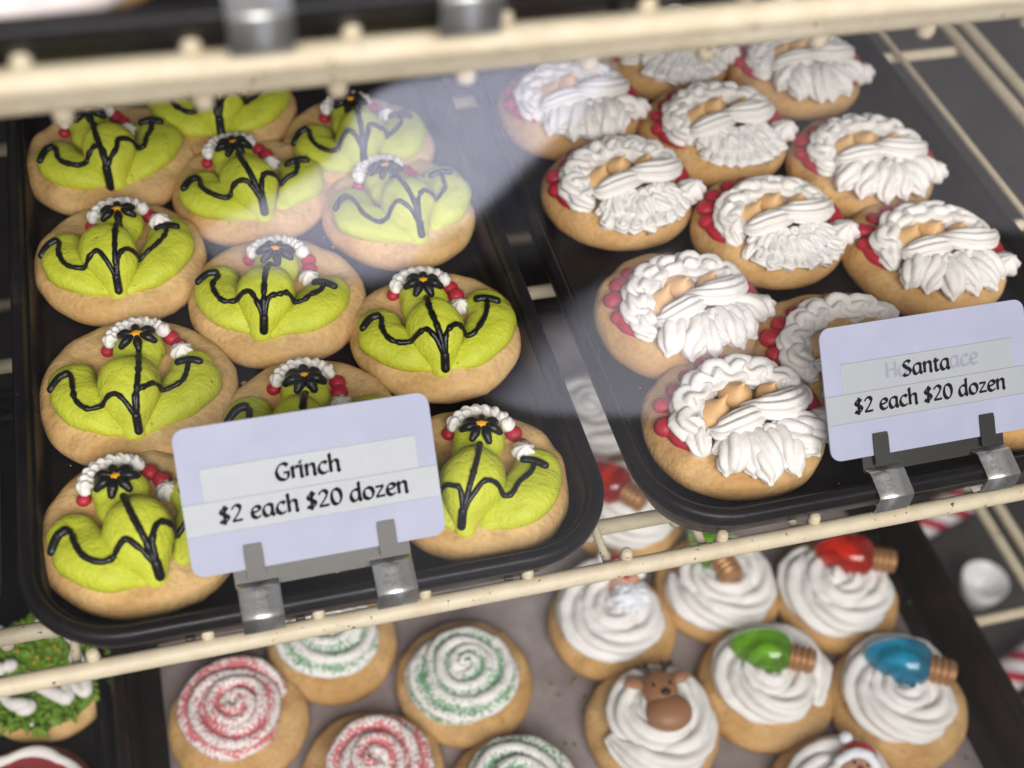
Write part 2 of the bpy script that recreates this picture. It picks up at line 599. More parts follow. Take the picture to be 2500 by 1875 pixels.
def cushion(mb):
    outline = [(0.045, -1.225), (0.075, -1.172), (0.14, -1.140), (0.25, -1.116), (0.32, -1.170), (0.385, -1.212), (0.51, -1.331), (0.61, -1.42), (0.63, -1.49), (0.45, -1.49), (0.305, -1.465), (0.213, -1.330), (0.11, -1.262)]  # added bench top, outline shaped to give the pale glare
    P = cr(outline + outline[:1], 70)[:-1]
    P = P - np.array([0.40, -1.38])
    c0 = P.mean(0)
    rows = [(1.0, 0.30), (1.0, 0.362), (0.985, 0.375), (0.95, 0.38), (0.7, 0.381), (0.4, 0.381), (0.1, 0.381)]
    V, F = [], []
    n = len(P)
    for k, z in rows:
        for p in P:
            q = c0 + (p - c0) * k
            V.append((q[0], q[1], z + 0.004 * noise.noise(Vector((q[0] * 14, q[1] * 14, 0)))))
    for i in range(len(rows) - 1):
        for q in range(n):
            F.append((i * n + q, i * n + (q + 1) % n, (i + 1) * n + (q + 1) % n, (i + 1) * n + q))
    F.append(tuple(range(n))[::-1])
    F.append(tuple(range((len(rows) - 1) * n, len(rows) * n)))
    mb.add(V, F)


cm = MB()
cushion(cm)
cm.build('cushion', M['lavender_cloth'], rt)
for lx, ly in ((-0.28, 0.16), (-0.12, 0.20), (0.17, -0.07), (0.00, -0.09)):
    lm = MB()
    cyl(lm, (lx, ly, 0.0), (lx, ly, 0.298), 0.018, 14)
    lm.build('leg', M['panel'], rt)
f2 = MB()  # added mat, shaped to give the grey veil in the glass
f2.add([(x, y, z) for z in (-0.9995, -0.994) for x, y in ((1.05, -1.70), (1.156, -1.482), (1.385, -1.41), (1.75, -1.75), (1.95, -2.2), (1.1, -2.1))],
       [tuple(range(6))[::-1], tuple(range(6, 12))] + [(i, (i + 1) % 6, 6 + (i + 1) % 6, 6 + i) for i in range(6)])
tag(f2.build('added_glare_mat', M['mat_cloth'], smooth=False), 'second pale mat added on the floor for its reflection, seen as the faint grey veil at upper right', 'floor mat')
fm = MB()  # added mat, outline follows the dimmer glare it gives
fm.add([(x, y, z) for z in (-0.9995, -0.994) for x, y in ((0.775, -1.475), (0.565, -1.395), (0.395, -1.31), (0.378, -1.25), (0.484, -1.19), (0.64, -1.15), (0.83, -1.24), (0.89, -1.39))],
       [tuple(range(8))[::-1], tuple(range(8, 16))] + [(i, (i + 1) % 8, 8 + (i + 1) % 8, 8 + i) for i in range(8)])
tag(fm.build('added_glare_mat', M['mat_cloth'], smooth=False), 'pale grey mat added on the floor for its reflection, seen only as the dimmer glare in the glass', 'floor mat')

# ------------------------------------------------------------------ wire shelves
RY = -0.028


def shelf(z, y_front, x0, x1, label, name='wire_shelf', step=0.0372, xs=-0.0145, y_back=0.40, bumps=True, clear=0.012):
    root = empty(name, (0, 0, z), 0, label, 'wire shelf', 'cream wire shelves of the case')
    mb = MB()
    cyl(mb, (x0, y_front, -0.003), (x1, y_front, -0.003), 0.0033, 18)
    mb.build('front_rail', M['wire'], root)
    mb = MB()
    cyl(mb, (x0, y_front + 0.041, -0.036), (x1, y_front + 0.041, -0.036), 0.0033, 16)
    if bumps:
        for i in range(-8, 24):
            x = xs + 0.0025 + step * i
            if x0 < x < x1:
                lathe(mb, [(0.0024, -0.0065), (0.0027, -0.005), (0.0027, 0.0)], 12, (x, y_front + 0.041, -0.036))
    mb.build('lower_rail', M['wire'], root)
    mb = MB()
    for y in (y_front + 0.151, y_front + 0.293, y_back):
        cyl(mb, (x0, y, -0.0095), (x1, y, -0.0095), 0.0031, 12)
    mb.build('cross_rail', M['wire'], root)
    i = -12
    while True:
        x = xs - 0.006 + step * i
        i += 1
        if x < x0:
            continue
        if x > x1 - clear:
            break
        mb = MB()
        cyl(mb, (x, y_front + 0.0028, -0.0051), (x, y_back, -0.0047), 0.0017, 10)
        mb.build('shelf_wire', M['wire'], root)
        mb = MB()
        lathe(mb, [(0.0026, -0.002), (0.0023, 0.001), (0.0021, 0.0024), (0.0018, 0.0031), (0.0010, 0.0035)], 12, (x + 0.006, y_front + 0.0032, -0.0005))
        mb.build('wire_tip', M['wire'], root)
    for dx in (0.0, 0.0125):
        mb = MB()
        cyl(mb, (x1 + dx - 0.004, y_front + 0.004, -0.0045), (x1 + dx - 0.004, y_back + 0.003, -0.0045), 0.0032, 14)
        mb.build('end_rail', M['wire'], root)
    return root


shelf(0.0, RY, -0.42, 0.470, 'cream wire shelf carrying the black trays of green and white bearded cookies')
shelf(0.2266, RY, -0.42, 0.470, 'cream wire shelf across the top with thick out of focus front rail', xs=-0.026, step=0.0341)
shelf(-0.2236, -0.115, -0.42, 0.478, 'low cream wire shelf under the swirl topped cookies on paper', clear=0.06)


# ------------------------------------------------------------------ trays
def tray(x0, x1, y0, y1, z, label, R=0.034, name='cookie_tray', mat='tray', wall=0.0185, group='black display trays'):
    root = empty(name, ((x0 + x1) / 2, (y0 + y1) / 2, z), 0, label, 'tray', group)
    hx, hy = (x1 - x0) / 2, (y1 - y0) / 2
    k = wall / 0.0185
    prof = [(0.0110, -0.0026), (0.0080, -0.0020), (0.0055, 0.004 * k), (0.0032, 0.0112 * k), (0.0014, 0.0122 * k), (0.0003, 0.0126 * k), (0, 0.0136 * k), (0, 0.0166 * k), (0.0007, 0.0180 * k), (0.0018, 0.0185 * k),
            (0.0040, 0.0184 * k), (0.0048, 0.0178 * k), (0.0052, 0.0168 * k), (0.0066, 0.0150 * k), (0.0088, 0.0035), (0.0100, 0.0010), (0.0120, 0.0)]
    V, F = [], []
    for d, zz in prof:
        ring = rrect(-hx + d, hx - d, -hy + d, hy - d, max(R - d, 0.004), 0)
        V += [(x, y, zz) for x, y in ring]
    n = len(ring)
    for i in range(len(prof) - 1):
        for j in range(n):
            a, b2 = i * n + j, i * n + (j + 1) % n
            F.append((a, b2, b2 + n, a + n))
    F.append(tuple(range(n))[::-1])
    F.append(tuple(range((len(prof) - 1) * n, len(prof) * n)))
    mb = MB()
    mb.add(V, F)
    mb.build('tray_body', M[mat], root)
    # raised lip line pressed into the rim
    mb = MB()
    ring = rrect(-hx + 0.0068, hx - 0.0068, -hy + 0.0068, hy - 0.0068, R - 0.0068, 0)
    ring = ring + ring[:1]
    sweep(mb, [(x, y, 0.0152 * k) for x, y in ring], 0.0005, n=6, cap=False)
    mb.build('rim_bead', M[mat], root)
    return root


tray(-0.0345, 0.1680, -0.0318, 0.305, 0, 'black tray holding the lime green frosted cookies')
tray(0.1795, 0.3960, -0.0300, 0.305, 0, 'black tray holding the white bearded face cookies')
tray(-0.2500, -0.0400, -0.0318, 0.305, 0, 'black tray cut off by the left edge beside the green cookies')
tray(-0.1500, 0.1750, -0.0318, 0.30, 0.2266, 'blurred black tray on the top shelf behind the thick cream rail', wall=0.0120)
tray(0.1850, 0.4000, -0.0318, 0.30, 0.2266, 'second black tray on the top shelf right of the blurred one', wall=0.0120)
tray(-0.330, -0.0340, -0.115, 0.30, -0.2236, 'dark tray under the green wreath cookie at lower left', R=0.03)
tray(-0.0310, 0.4090, -0.108, 0.330, -0.2236, 'deep dark brown pan lined with paper under the swirl cookies', R=0.02, name='sheet_pan', mat='pan', wall=0.034, group='brown sheet pans')


def sheet(name, x0, x1, y0, y1, z, mat, th=0.0006):
    mb = MB()
    nx, ny = 30, 26
    V, F = [], []
    for i in range(nx + 1):
        for j in range(ny + 1):
            x, y = x0 + (x1 - x0) * i / nx, y0 + (y1 - y0) * j / ny
            V.append((x, y, z + 0.0009 * (1 + noise.noise(Vector((x * 18, y * 18, 2))))))
    for i in range(nx):
        for j in range(ny):
            a = i * (ny + 1) + j
            F.append((a, a + ny + 1, a + ny + 2, a + 1))
    mb.add(V, F)
    o = mb.build(name, mat)
    so = o.modifiers.new('thick', 'SOLIDIFY')
    so.thickness = th
    so.offset = -1
    return o


tag(sheet('baking_paper', -0.010, 0.3880, -0.092, 0.312, -0.2226, M['paper']), 'greasy mauve grey baking paper lining the pan below the swirl cookies', 'baking paper')


# ------------------------------------------------------------------ cookie parts
def biscuit(root, R, T, seed, mat='cookie', lump=1.0):
    rn = random.Random(seed)
    ph = [rn.uniform(0, 2 * PI) for _ in range(6)]
    nubs = [(rn.uniform(0, 2 * PI), rn.uniform(0.02, 0.045), rn.uniform(0.03, 0.07)) for _ in range(rn.randint(1, 3))] if lump >= 1 else []
    prof = [(0.90, 0.0), (0.945, 0.06), (0.985, 0.20), (1.0, 0.40), (0.993, 0.58), (0.965, 0.76), (0.91, 0.90), (0.82, 0.985), (0.68, 1.02), (0.5, 1.03), (0.3, 1.03), (0.1, 1.03)]
    n = 84
    V, F, A = [], [], []
    sv = Vector((seed * 7.13, seed * 3.3, 1.0))
    for r, z in prof:
        for j in range(n):
            a = j * 2 * PI / n
            e = 1 + 0.012 * math.sin(2 * a + ph[0]) + 0.009 * math.sin(3 * a + ph[1]) + 0.006 * math.sin(5 * a + ph[2])
            e += 0.018 * (0.4 + 0.6 * lump) * noise.noise(Vector((math.cos(a) * 4, math.sin(a) * 4, z * 1.5)) + sv)
            if z < 0.62:
                for na, nh, nw in nubs:
                    d = abs((a - na + PI) % (2 * PI) - PI)
                    e += nh * max(0, 1 - (d / nw) ** 2) * (1 - abs(z - 0.25) / 0.4 if abs(z - 0.25) < 0.4 else 0)
            rr = R * r * e
            zz = T * z
            if z > 0.5:
                zz += T * 0.18 * noise.noise(Vector((rr * math.cos(a) * 90, rr * math.sin(a) * 90, 0)) + sv)
            V.append((rr * math.cos(a), rr * math.sin(a), zz))
            A.append(min(1.0, max(0.0, (0.46 - z) / 0.46) * 1.0 + (0.5 * max(0.0, 0.5 + noise.noise(Vector((math.cos(a) * 1.3, math.sin(a) * 1.3, 5)) + sv)) if r > 0.9 and 0.15 < z < 0.95 else 0)))
    for i in range(len(prof) - 1):
        for j in range(n):
            a, b2 = i * n + j, i * n + (j + 1) % n
            F.append((a, b2, b2 + n, a + n))
    F.append(tuple(range(n))[::-1])
    F.append(tuple(range((len(prof) - 1) * n, len(prof) * n)))
    mb = MB()
    mb.add(V, F, A)
    mb.build('biscuit', M[mat], root, attr='bake')
    return mb


def drop(bvhs, x, y):
    z = 0.0
    for t in bvhs:
        h = t.ray_cast(Vector((x, y, 0.2)), Vector((0, 0, -1)))
        if h[0] is not None:
            z = max(z, h[0].z)
    return z


def green_cookie(x, y, D, tilt, seed, label, z=0.0):
    """Lime buttercream fan: four lobes, piped black vine, a knot of black dots on amber dabs, a white shell trim."""
    rn = random.Random(seed)
    root = empty('frosted_cookie', (x, y, z), -math.radians(tilt), label, 'cookie', 'lime green frosted cookies on the black tray')
    R, T = D / 2, 0.0118
    bis = biscuit(root, R, T, seed)
    u = 0.0355
    j = lambda s=0.03: rn.uniform(-s, s)
    mb = MB()

    def lobe(pts, rad, flat=0.62, lift=0.1):
        P = cr([(px * u, py * u, T + 0.001 + ph * u) for px, py, ph in pts], 22)
        Rr = cr([(r * u,) for r in rad], 22)[:, 0]
        sweep(mb, P, Rr, n=26, wx=1.0, wz=flat, nz=0.0013, nsc=95, seed=seed, rnd=6)

    aL, aR = j(0.09), j(0.12)
    gp_ = rn.choice((0, 0, 0.05, 0.09))
    lobe([(-0.62 + j(0.05), 0.0 + aL, 0.03), (-0.57 + j(0.04), -0.28 + aL * 0.5, 0.05), (-0.34, -0.50, 0.04), (-0.08, -0.64, -0.02)], [0.25, 0.285, 0.245, 0.12])
    lobe([(0.62 + j(0.05), 0.09 + aR, 0.03), (0.59 + j(0.04), -0.16 + aR * 0.5, 0.05), (0.38 + gp_, -0.43 + gp_ * 0.6, 0.04), (0.12 + gp_ * 2, -0.62 + gp_, -0.02)], [0.25, 0.29, 0.25, 0.12])
    cj = j(0.07)
    lobe([(-0.07 + cj, 0.03, 0.08), (-0.05 + cj, -0.22, 0.19), (-0.03, -0.46, 0.15), (-0.01 + j(), -0.70, -0.02)], [0.22, 0.325, 0.285, 0.12], flat=0.9)
    hx, hy = -0.05 + j(0.10), 0.34 + j(0.04)
    lobe([(hx - 0.03, hy - 0.16, 0.06), (hx, hy, 0.07), (hx + 0.01, hy + 0.14, 0.02)], [0.235, 0.275, 0.22], flat=0.75)
    mb.build('green_icing', M['green'], root)
    bv = [bis.bvh(), mb.bvh()]

    def piped(mb2, pts, r, n=44, lift=0.35, rad=None, k=0, depth=0, twist=0, wob=0.0):
        P2 = cr([(px, py, 0) for px, py in pts], n)
        P = []
        for q in P2:
            P.append((q[0] * u, q[1] * u, drop(bv, q[0] * u, q[1] * u) + r * lift))
        P = np.array(P)
        for _ in range(2):
            P[1:-1, 2] = (P[:-2, 2] + 2 * P[1:-1, 2] + P[2:, 2]) / 4
        Rr = np.full(n, r) if rad is None else cr([(q * r,) for q in rad], n)[:, 0]
        if wob:
            Rr = Rr * (1 + wob * np.array([noise.noise(Vector((i * 0.45, seed, 0))) for i in range(n)]))
        sweep(mb2, P, Rr, n=9 if not k else 24, rnd=3, k=k, depth=depth, twist=twist)

    # one amber centre
    am = MB()
    piped(am, [(hx - 0.04, hy + 0.02), (hx + 0.04, hy + 0.03 + j(0.02))], 0.0017, n=7, lift=0.45, rad=[0.9, 1.1, 0.9])
    am.build('amber_centre', M['amber'], root)
    # black vine with curled ends and a knot of dots
    bk = MB()
    r = 0.00112 * rn.uniform(0.88, 1.12)
    jx = -0.03 + j(0.08)
    piped(bk, [(-0.83, -0.12 + aL), (-0.74, -0.02 + aL), (-0.64, -0.05 + aL), (-0.63 + j(0.03), -0.25 + aL), (-0.57, -0.42 + aL * 0.5), (-0.44 + j(0.04), -0.52 + j(0.03)), (-0.30, -0.50 + j(0.02)), (-0.18, -0.49 + j(0.04)), (-0.10, -0.56), (jx, -0.72)], r, wob=0.45, n=60)
    piped(bk, [(hx + 0.02, hy - 0.18), (hx + 0.03 + j(), -0.25), (jx, -0.74)], r * 1.1, wob=0.45)
    piped(bk, [(jx, -0.70), (0.05, -0.55), (0.13 + j(0.03), -0.44 + j(0.03)), (0.24, -0.40), (0.36 + j(0.04), -0.36 + j(0.03)), (0.48 + j(0.03), -0.25 + aR * 0.5), (0.55, -0.12 + aR * 0.8), (0.57, 0.03 + aR)], r, wob=0.45, n=50)
    piped(bk, [(0.46, 0.06 + aR), (0.57, 0.05 + aR), (0.68, 0.01 + aR)], r * 1.5, n=12)
    piped(bk, [(-0.84, -0.16 + aL), (-0.76, -0.05 + aL), (-0.68, -0.02 + aL)], r * 1.5, n=12)
    piped(bk, [(jx - 0.005, -0.70), (jx, -0.77)], r * 1.6, n=6)
    s1 = PI / 2 + rn.uniform(-0.15, 0.15)
    npet = rn.choice((6, 7, 7))
    for q in range(npet):                                # black petals round the amber centre
        a = q * 2 * PI / npet + s1
        ca, sa = math.cos(a), math.sin(a)
        piped(bk, [(hx + 0.07 * ca, hy + 0.025 + 0.07 * sa), (hx + 0.13 * ca, hy + 0.025 + 0.13 * sa), (hx + 0.20 * ca, hy + 0.025 + 0.20 * sa)], r * 1.5, n=9, lift=1.0, rad=[0.7, 1.15, 0.8])
    bk.build('black_piping', M['black'], root)
    # white shell trim, red dabs, white star
    wt = MB()
    npul = rn.randint(5, 7)
    nn = 70
    arc = []
    for i in range(nn):
        a = math.radians(175 - 140 * i / (nn - 1))
        arc.append((hx + 0.305 * math.cos(a), hy + 0.09 + 0.285 * math.sin(a)))
    P = []
    for q in arc:
        P.append((q[0] * u, q[1] * u, max(drop(bv, q[0] * u, q[1] * u), T + 0.0035) + 0.0012))
    P = np.array(P)
    for _ in range(4):
        P[1:-1, 2] = (P[:-2, 2] + 2 * P[1:-1, 2] + P[2:, 2]) / 4
    ti = np.linspace(0, 1, nn)
    Rr = 0.0031 * (0.76 + 0.30 * np.abs(np.sin(ti * PI * npul * 1.5)))
    sweep(wt, P, Rr, n=30, k=5, depth=0.28, twist=rn.uniform(230, 380), rnd=3)
    wt.build('white_trim', M['white'], root)
    rd = MB()
    a0 = rn.uniform(-0.04, 0.04)
    for bx, by, br in ((0.335, 0.20, 0.0032), (0.40 + a0, 0.06, 0.0033), (-0.34, 0.08, 0.0026)):       # berries
        zz = max(drop(bv, (hx + bx) * u, (hy + by) * u), T)
        ell(rd, ((hx + bx) * u, (hy + by) * u, zz + br * 0.45), (br, br, br * 0.85), n=16, mrows=10)
    rd.build('red_berries', M['red'], root)
    st = MB()
    dx, dy = hx + 0.43 + a0, hy - 0.10
    zz = drop(bv, dx * u, dy * u)
    lathe(st, [(0.0030, -0.002), (0.0046, 0.0), (0.0049, 0.0014), (0.0039, 0.0031), (0.0021, 0.0046), (0.0007, 0.0058)], 35, (dx * u, dy * u, zz), k=7, depth=0.35, twist=90, bend=(rn.uniform(-.001, .001), -0.0012))
    st.build('white_star', M['white'], root)
    return root


def beard_cookie(x, y, D, tilt, seed, label, z=0.0, mat='cookie_gold'):
    """White buttercream beard, moustache and hat brim round tan dollops, red beads along the top."""
    rn = random.Random(seed + 500)
    root = empty('bearded_cookie', (x, y, z), -math.radians(tilt), label, 'cookie', 'white bearded cookies on the black tray')
    R, T = D / 2, 0.0128
    bis = biscuit(root, R, T, seed + 40, mat, lump=0.5)
    u = 0.0355
    j = lambda s=0.02: rn.uniform(-s, s)
    H = lambda h: T + h
    # red bead border round the upper left, red drape on the right
    rd = MB()
    beads = [(-0.79, -0.08), (-0.75, 0.17), (-0.59, 0.39), (-0.40, 0.55), (-0.17, 0.64), (0.08, 0.68), (0.30, 0.65)]
    for q, (bx, by) in enumerate(beads):
        dd = math.hypot(bx, by)
        ex, ey = bx / dd, by / dd
        L = 0.08 + j(0.02)
        bx, by = bx + j(0.03), by + j(0.03)
        P = cr([((bx + ex * 0.03) * u, (by + ey * 0.03) * u, H(0.0010)), ((bx - ex * L) * u, (by - ey * L) * u, H(0.0016)), ((bx - ex * 2 * L) * u, (by - ey * 2 * L) * u, H(0.0014))], 10)
        sweep(rd, P, np.linspace(0.0040, 0.0026, 10) * (1 + j(0.15)), n=14, wz=0.8, rnd=4)
    P = cr([(-0.80 * u, -0.12 * u, H(0.0008)), (-0.74 * u, -0.30 * u, H(0.0006)), (-0.57 * u, -0.43 * u, H(0.0006))], 12)
    sweep(rd, P, np.linspace(0.0026, 0.0024, 12), n=12, rnd=4)
    P = cr([(0.42 * u, 0.58 * u, H(0.0008)), (0.66 * u, 0.40 * u, H(0.0012)), (0.82 * u, 0.14 * u, H(0.0008)), (0.86 * u, -0.14 * u, H(0.0004)), (0.78 * u, -0.42 * u, H(0.0002))], 26)
    sweep(rd, P, cr([(0.0030,), (0.0042,), (0.0044,), (0.0034,), (0.0022,)], 26)[:, 0], n=16, wz=0.7, rnd=4)
    rd.build('red_icing', M['red'], root)
    # white brim: twisted shell border
    wt = MB()
    path = [(-0.53, -0.40, 0.003), (-0.60, -0.20, 0.0050), (-0.53, 0.05, 0.0062), (-0.36, 0.25, 0.0068), (-0.13, 0.37, 0.0070), (0.13, 0.41, 0.0070), (0.37, 0.36, 0.0064), (0.56, 0.22, 0.0055), (0.68, 0.06, 0.004)]
    zg = rn.uniform(0.03, 0.06)
    ph0 = rn.uniform(0, 6)
    P = cr([((px + j(0.015)) * u, (py + j(0.015)) * u, H(ph)) for px, py, ph in path], 110)
    ti = np.linspace(0, 1, 110)
    npul = rn.randint(7, 9)
    wob_ = np.sin(ti * PI * 2 * npul + ph0) * zg * u
    dirs = P[:, :2] / (np.linalg.norm(P[:, :2], axis=1)[:, None] + 1e-9)
    P[:, :2] += dirs * wob_[:, None]
    Rr = 0.0070 * (0.76 + 0.30 * np.abs(np.sin(ti * PI * npul + rn.uniform(0, 3)))) * np.interp(ti, [0, 0.08, 0.9, 1], [0.75, 1, 1, 0.7])
    sweep(wt, P, Rr, n=48, k=6, depth=0.36, twist=rn.uniform(60, 120) * rn.choice((1, 1, -1)), wz=0.85, rnd=5, nz=0.0011, nsc=190, seed=seed)
    wt.build('white_brim', M['white'], root)
    # tan dollops with drawn-up peaks
    for (px, py, rr, pk, bx, by) in ((-0.34, -0.13, 0.185, 0.0075, 0.12, 0.10), (-0.02 + j(), 0.11, 0.205, 0.0090, 0.07, -0.06), (0.34, 0.08, 0.15, 0.006, 0.05, 0.02)):
        tn = MB()
        rr *= 0.9 * u * (1 + j(0.08))
        pk *= rn.uniform(0.75, 1.1)
        lathe(tn, [(rr * 0.8, -0.002), (rr, 0.0008), (rr * 1.02, 0.0026), (rr * 0.92, 0.0044), (rr * 0.66, 0.0058), (rr * 0.34, 0.0066 + pk * 0.1), (rr * 0.15, 0.0060 + pk * 0.38), (rr * 0.05, 0.0058 + pk * 0.62)], 22,
              (px * u, py * u, T + 0.0040), bend=(bx * u + j(0.03) * u, by * u + j(0.03) * u))
        tn.build('tan_dollop', M['tan'], root)

    def shell(mb, pts, rad, k=6, depth=0.29, tw=0.0, n=48, N=26, wz=0.9):
        P = cr([(px * u, py * u, H(ph)) for px, py, ph in pts], N)
        Rr = cr([(r * u,) for r in rad], N)[:, 0]
        Rr = np.maximum(Rr, 0.0003)
        sweep(mb, P, Rr, n=n, k=k, depth=depth, twist=tw, wz=wz, rnd=3, nz=0.00035, nsc=260, seed=seed + pts[0][0] * 9)

    # beard: rows of zigzag star piping, coarse on some cookies and finely ruffled on others
    bd = MB()
    coarse = rn.random() < 0.35 or seed in (9, 11)
    if coarse:                                           # fat star-tip shells drawn out to torn points
        nb = 6
        for q in range(nb):
            f = q / (nb - 1)
            a = math.radians(-128 + 100 * f + j(6))
            L = (0.90 - 0.06 * abs(f - 0.5)) * (1 + j(0.06))
            tx, ty = 0.10 + L * math.cos(a) * 0.96, -0.08 + L * math.sin(a)
            sx, sy = -0.18 + 0.66 * f, -0.42 + 0.10 * f
            s = rn.uniform(0.9, 1.15)
            bnd = j(0.05)
            shell(bd, [(sx, sy, 0.003), (sx * 0.75 + tx * 0.25 + bnd, sy * 0.75 + ty * 0.25, 0.0072), (sx * 0.42 + tx * 0.58 + bnd, sy * 0.42 + ty * 0.58, 0.0060), (sx * 0.14 + tx * 0.86, sy * 0.14 + ty * 0.86, 0.0030), (tx, ty, 0.0016)],
                  [0.09 * s, 0.155 * s, 0.170 * s, 0.130 * s, 0.035], k=5, depth=0.34, n=50, tw=rn.uniform(60, 150) * rn.choice((1, -1)), wz=0.85)
    for row in range(1 if coarse else 0, 3):
        per = (5.5, 5.5, 5.0)[row] if coarse else (9, 8, 6)[row]
        rad0, amp, tube, hh = ((0.70, 0.58, 0.44)[row], ((0.17, 0.13, 0.08) if coarse else (0.11, 0.09, 0.06))[row],
                               ((0.118, 0.105, 0.105) if coarse else (0.088, 0.092, 0.09))[row], (0.0022, 0.0052, 0.0066)[row])
        N = 170
        t = np.linspace(0, 1, N)
        ang = np.radians(-142 + 116 * t + (8, 4, 0)[row])
        ph1 = rn.uniform(0, 6)
        jit = np.array([noise.noise(Vector((q * 0.06, seed * 1.3, row))) for q in range(N)])
        sw = np.sin(t * 2 * PI * per + ph1 + jit * 1.2)
        rr_ = rad0 + amp * sw + 0.05 * jit
        ang = ang + 0.05 * np.cos(t * 2 * PI * per + ph1)
        P = np.stack([(0.10 + rr_ * np.cos(ang) * 0.98) * u, (-0.12 + rr_ * np.sin(ang) * 0.95) * u, H(hh) - 0.0016 * sw + 0.0007 * jit], 1)
        Rr = tube * u * (1 + 0.22 * sw * (1 if row == 0 else 0.5) + 0.2 * jit)
        Rr[:6] *= np.linspace(0.5, 1, 6)
        Rr[-6:] *= np.linspace(1, 0.5, 6)
        sweep(bd, P, Rr, n=48, k=5, depth=0.30, twist=rn.uniform(90, 160) * rn.choice((1, -1)), wz=0.9, rnd=4, nz=0.0003, nsc=240, seed=seed + row)
    bd.build('white_beard', M['white'], root)
    # moustache: two ridged sweeps
    for pts, rad in ((((0.16, -0.22, 0.0085), (-0.02, -0.33, 0.0110), (-0.20, -0.39, 0.0105), (-0.37, -0.41, 0.0080), (-0.47, -0.36, 0.007)), (0.08, 0.145, 0.155, 0.125, 0.03)),
                     (((0.03, -0.11, 0.0090), (0.20, -0.22, 0.0120), (0.43, -0.21, 0.0118), (0.63, -0.08, 0.0095), (0.75, 0.06, 0.0085)), (0.06, 0.145, 0.175, 0.155, 0.06))):
        ms = MB()
        dj = j(0.03)
        shell(ms, [(px + dj, py + dj * 0.5, ph) for px, py, ph in pts], rad, k=9, depth=0.32, tw=rn.uniform(-18, 22), n=63, N=34, wz=0.8)
        ms.build('moustache', M['white'], root)
    pm = MB()
    lathe(pm, [(0.004, -0.002), (0.0072, 0.0006), (0.0076, 0.0028), (0.0062, 0.0056), (0.0034, 0.0078), (0.0010, 0.0092)], 42, (0.86 * u, -0.30 * u, T), k=7, depth=0.36, twist=70, bend=(0.002, -0.002), rot=rn.uniform(0, 1))
    pm.build('white_pompom', M['white'], root)
    return root


SH = -0.2214                                                     # paper level on the lower shelf


def rosette(x, y, D, rz, seed, label, sug, turns=2.15, rmax=0.95, group='swirl cookies on the lower pan'):
    rn = random.Random(seed + 900)
    root = empty('swirl_cookie', (x, y, SH), rz, label, 'cookie', group)
    R, T = D / 2, 0.0125
    biscuit(root, R, T, seed + 80, 'cookie_gold', lump=0.35)
    mb = MB()
    few = 'few' in sug
    rmax = 1.04 if few else rmax
    N = 190
    P, Rr = [], []
    for i in range(N):
        t = i / (N - 1)
        rad = (rmax - 0.29) * R * (1 - t) ** 0.85 * (1 + 0.03 * math.sin(i * 0.21 + seed))
        a = t * turns * 2 * PI
        P.append((rad * math.cos(a), rad * math.sin(a), T + 0.0035 + 0.0085 * t ** 1.1))
        Rr.append(0.0100 * (1 - 0.28 * t) * (1 + 0.06 * noise.noise(Vector((i * 0.15, seed, 0)))))
    P, Rr = np.array(P), np.array(Rr)
    Rr[:10] *= np.linspace(0.35, 1, 10)
    Rr[-8:] *= np.linspace(1, 0.4, 8)
    sweep(mb, P, Rr, n=50, k=5, depth=0.42, twist=18 if 'few' not in sug else rn.uniform(35, 60), wz=0.9, rnd=4, nz=0.0006, nsc=180, seed=seed)
    mb.build('swirl_icing', M[sug], root, attr='sug')
    return root


# ------------------------------------------------------------------ the cookies
GC = [
    (0.0085, 0.2284, 0.076, -6, 'lime frosted cookie in the back left corner, close under the blurred rail'),
    (0.0610, 0.2555, 0.071, 5, 'lime frosted cookie mostly hidden by the blurred rail, only its front edge showing'),
    (0.1194, 0.2184, 0.070, 2, 'farthest back right lime frosted cookie, washed pale on its right half'),
    (0.0675, 0.1953, 0.070, -3, 'lime frosted cookie just in front of the one half hidden by the rail'),
    (0.0082, 0.1592, 0.0715, 4, 'third lime frosted cookie from the front in the left column of the tray'),
    (0.1289, 0.1692, 0.0695, -6, 'pale lit lime frosted cookie second from the back in the right column'),
    (0.0682, 0.1234, 0.0720, 20, 'lime frosted cookie in the middle of the tray whose topknot leans right'),
    (0.1281, 0.0917, 0.0700, 9, 'lime frosted cookie at the right of the tray, right behind the front right one'),
    (0.0094, 0.0842, 0.0745, 5, 'large lime frosted cookie fully in view behind the front left corner cookie'),
    (0.0707, 0.0508, 0.0710, 12, 'lime frosted cookie peeking over the top edge of the price card in front of it'),
    (0.0055, 0.0179, 0.0700, -8, 'front left lime frosted cookie, its right side hidden by the price card'),
    (0.1251, 0.0142, 0.0700, 23, 'front right lime frosted cookie, its left side hidden by the price card'),
]
for i, (x, y, D, t, lab) in enumerate(GC):
    green_cookie(x, y, D, t, i + 1, lab)

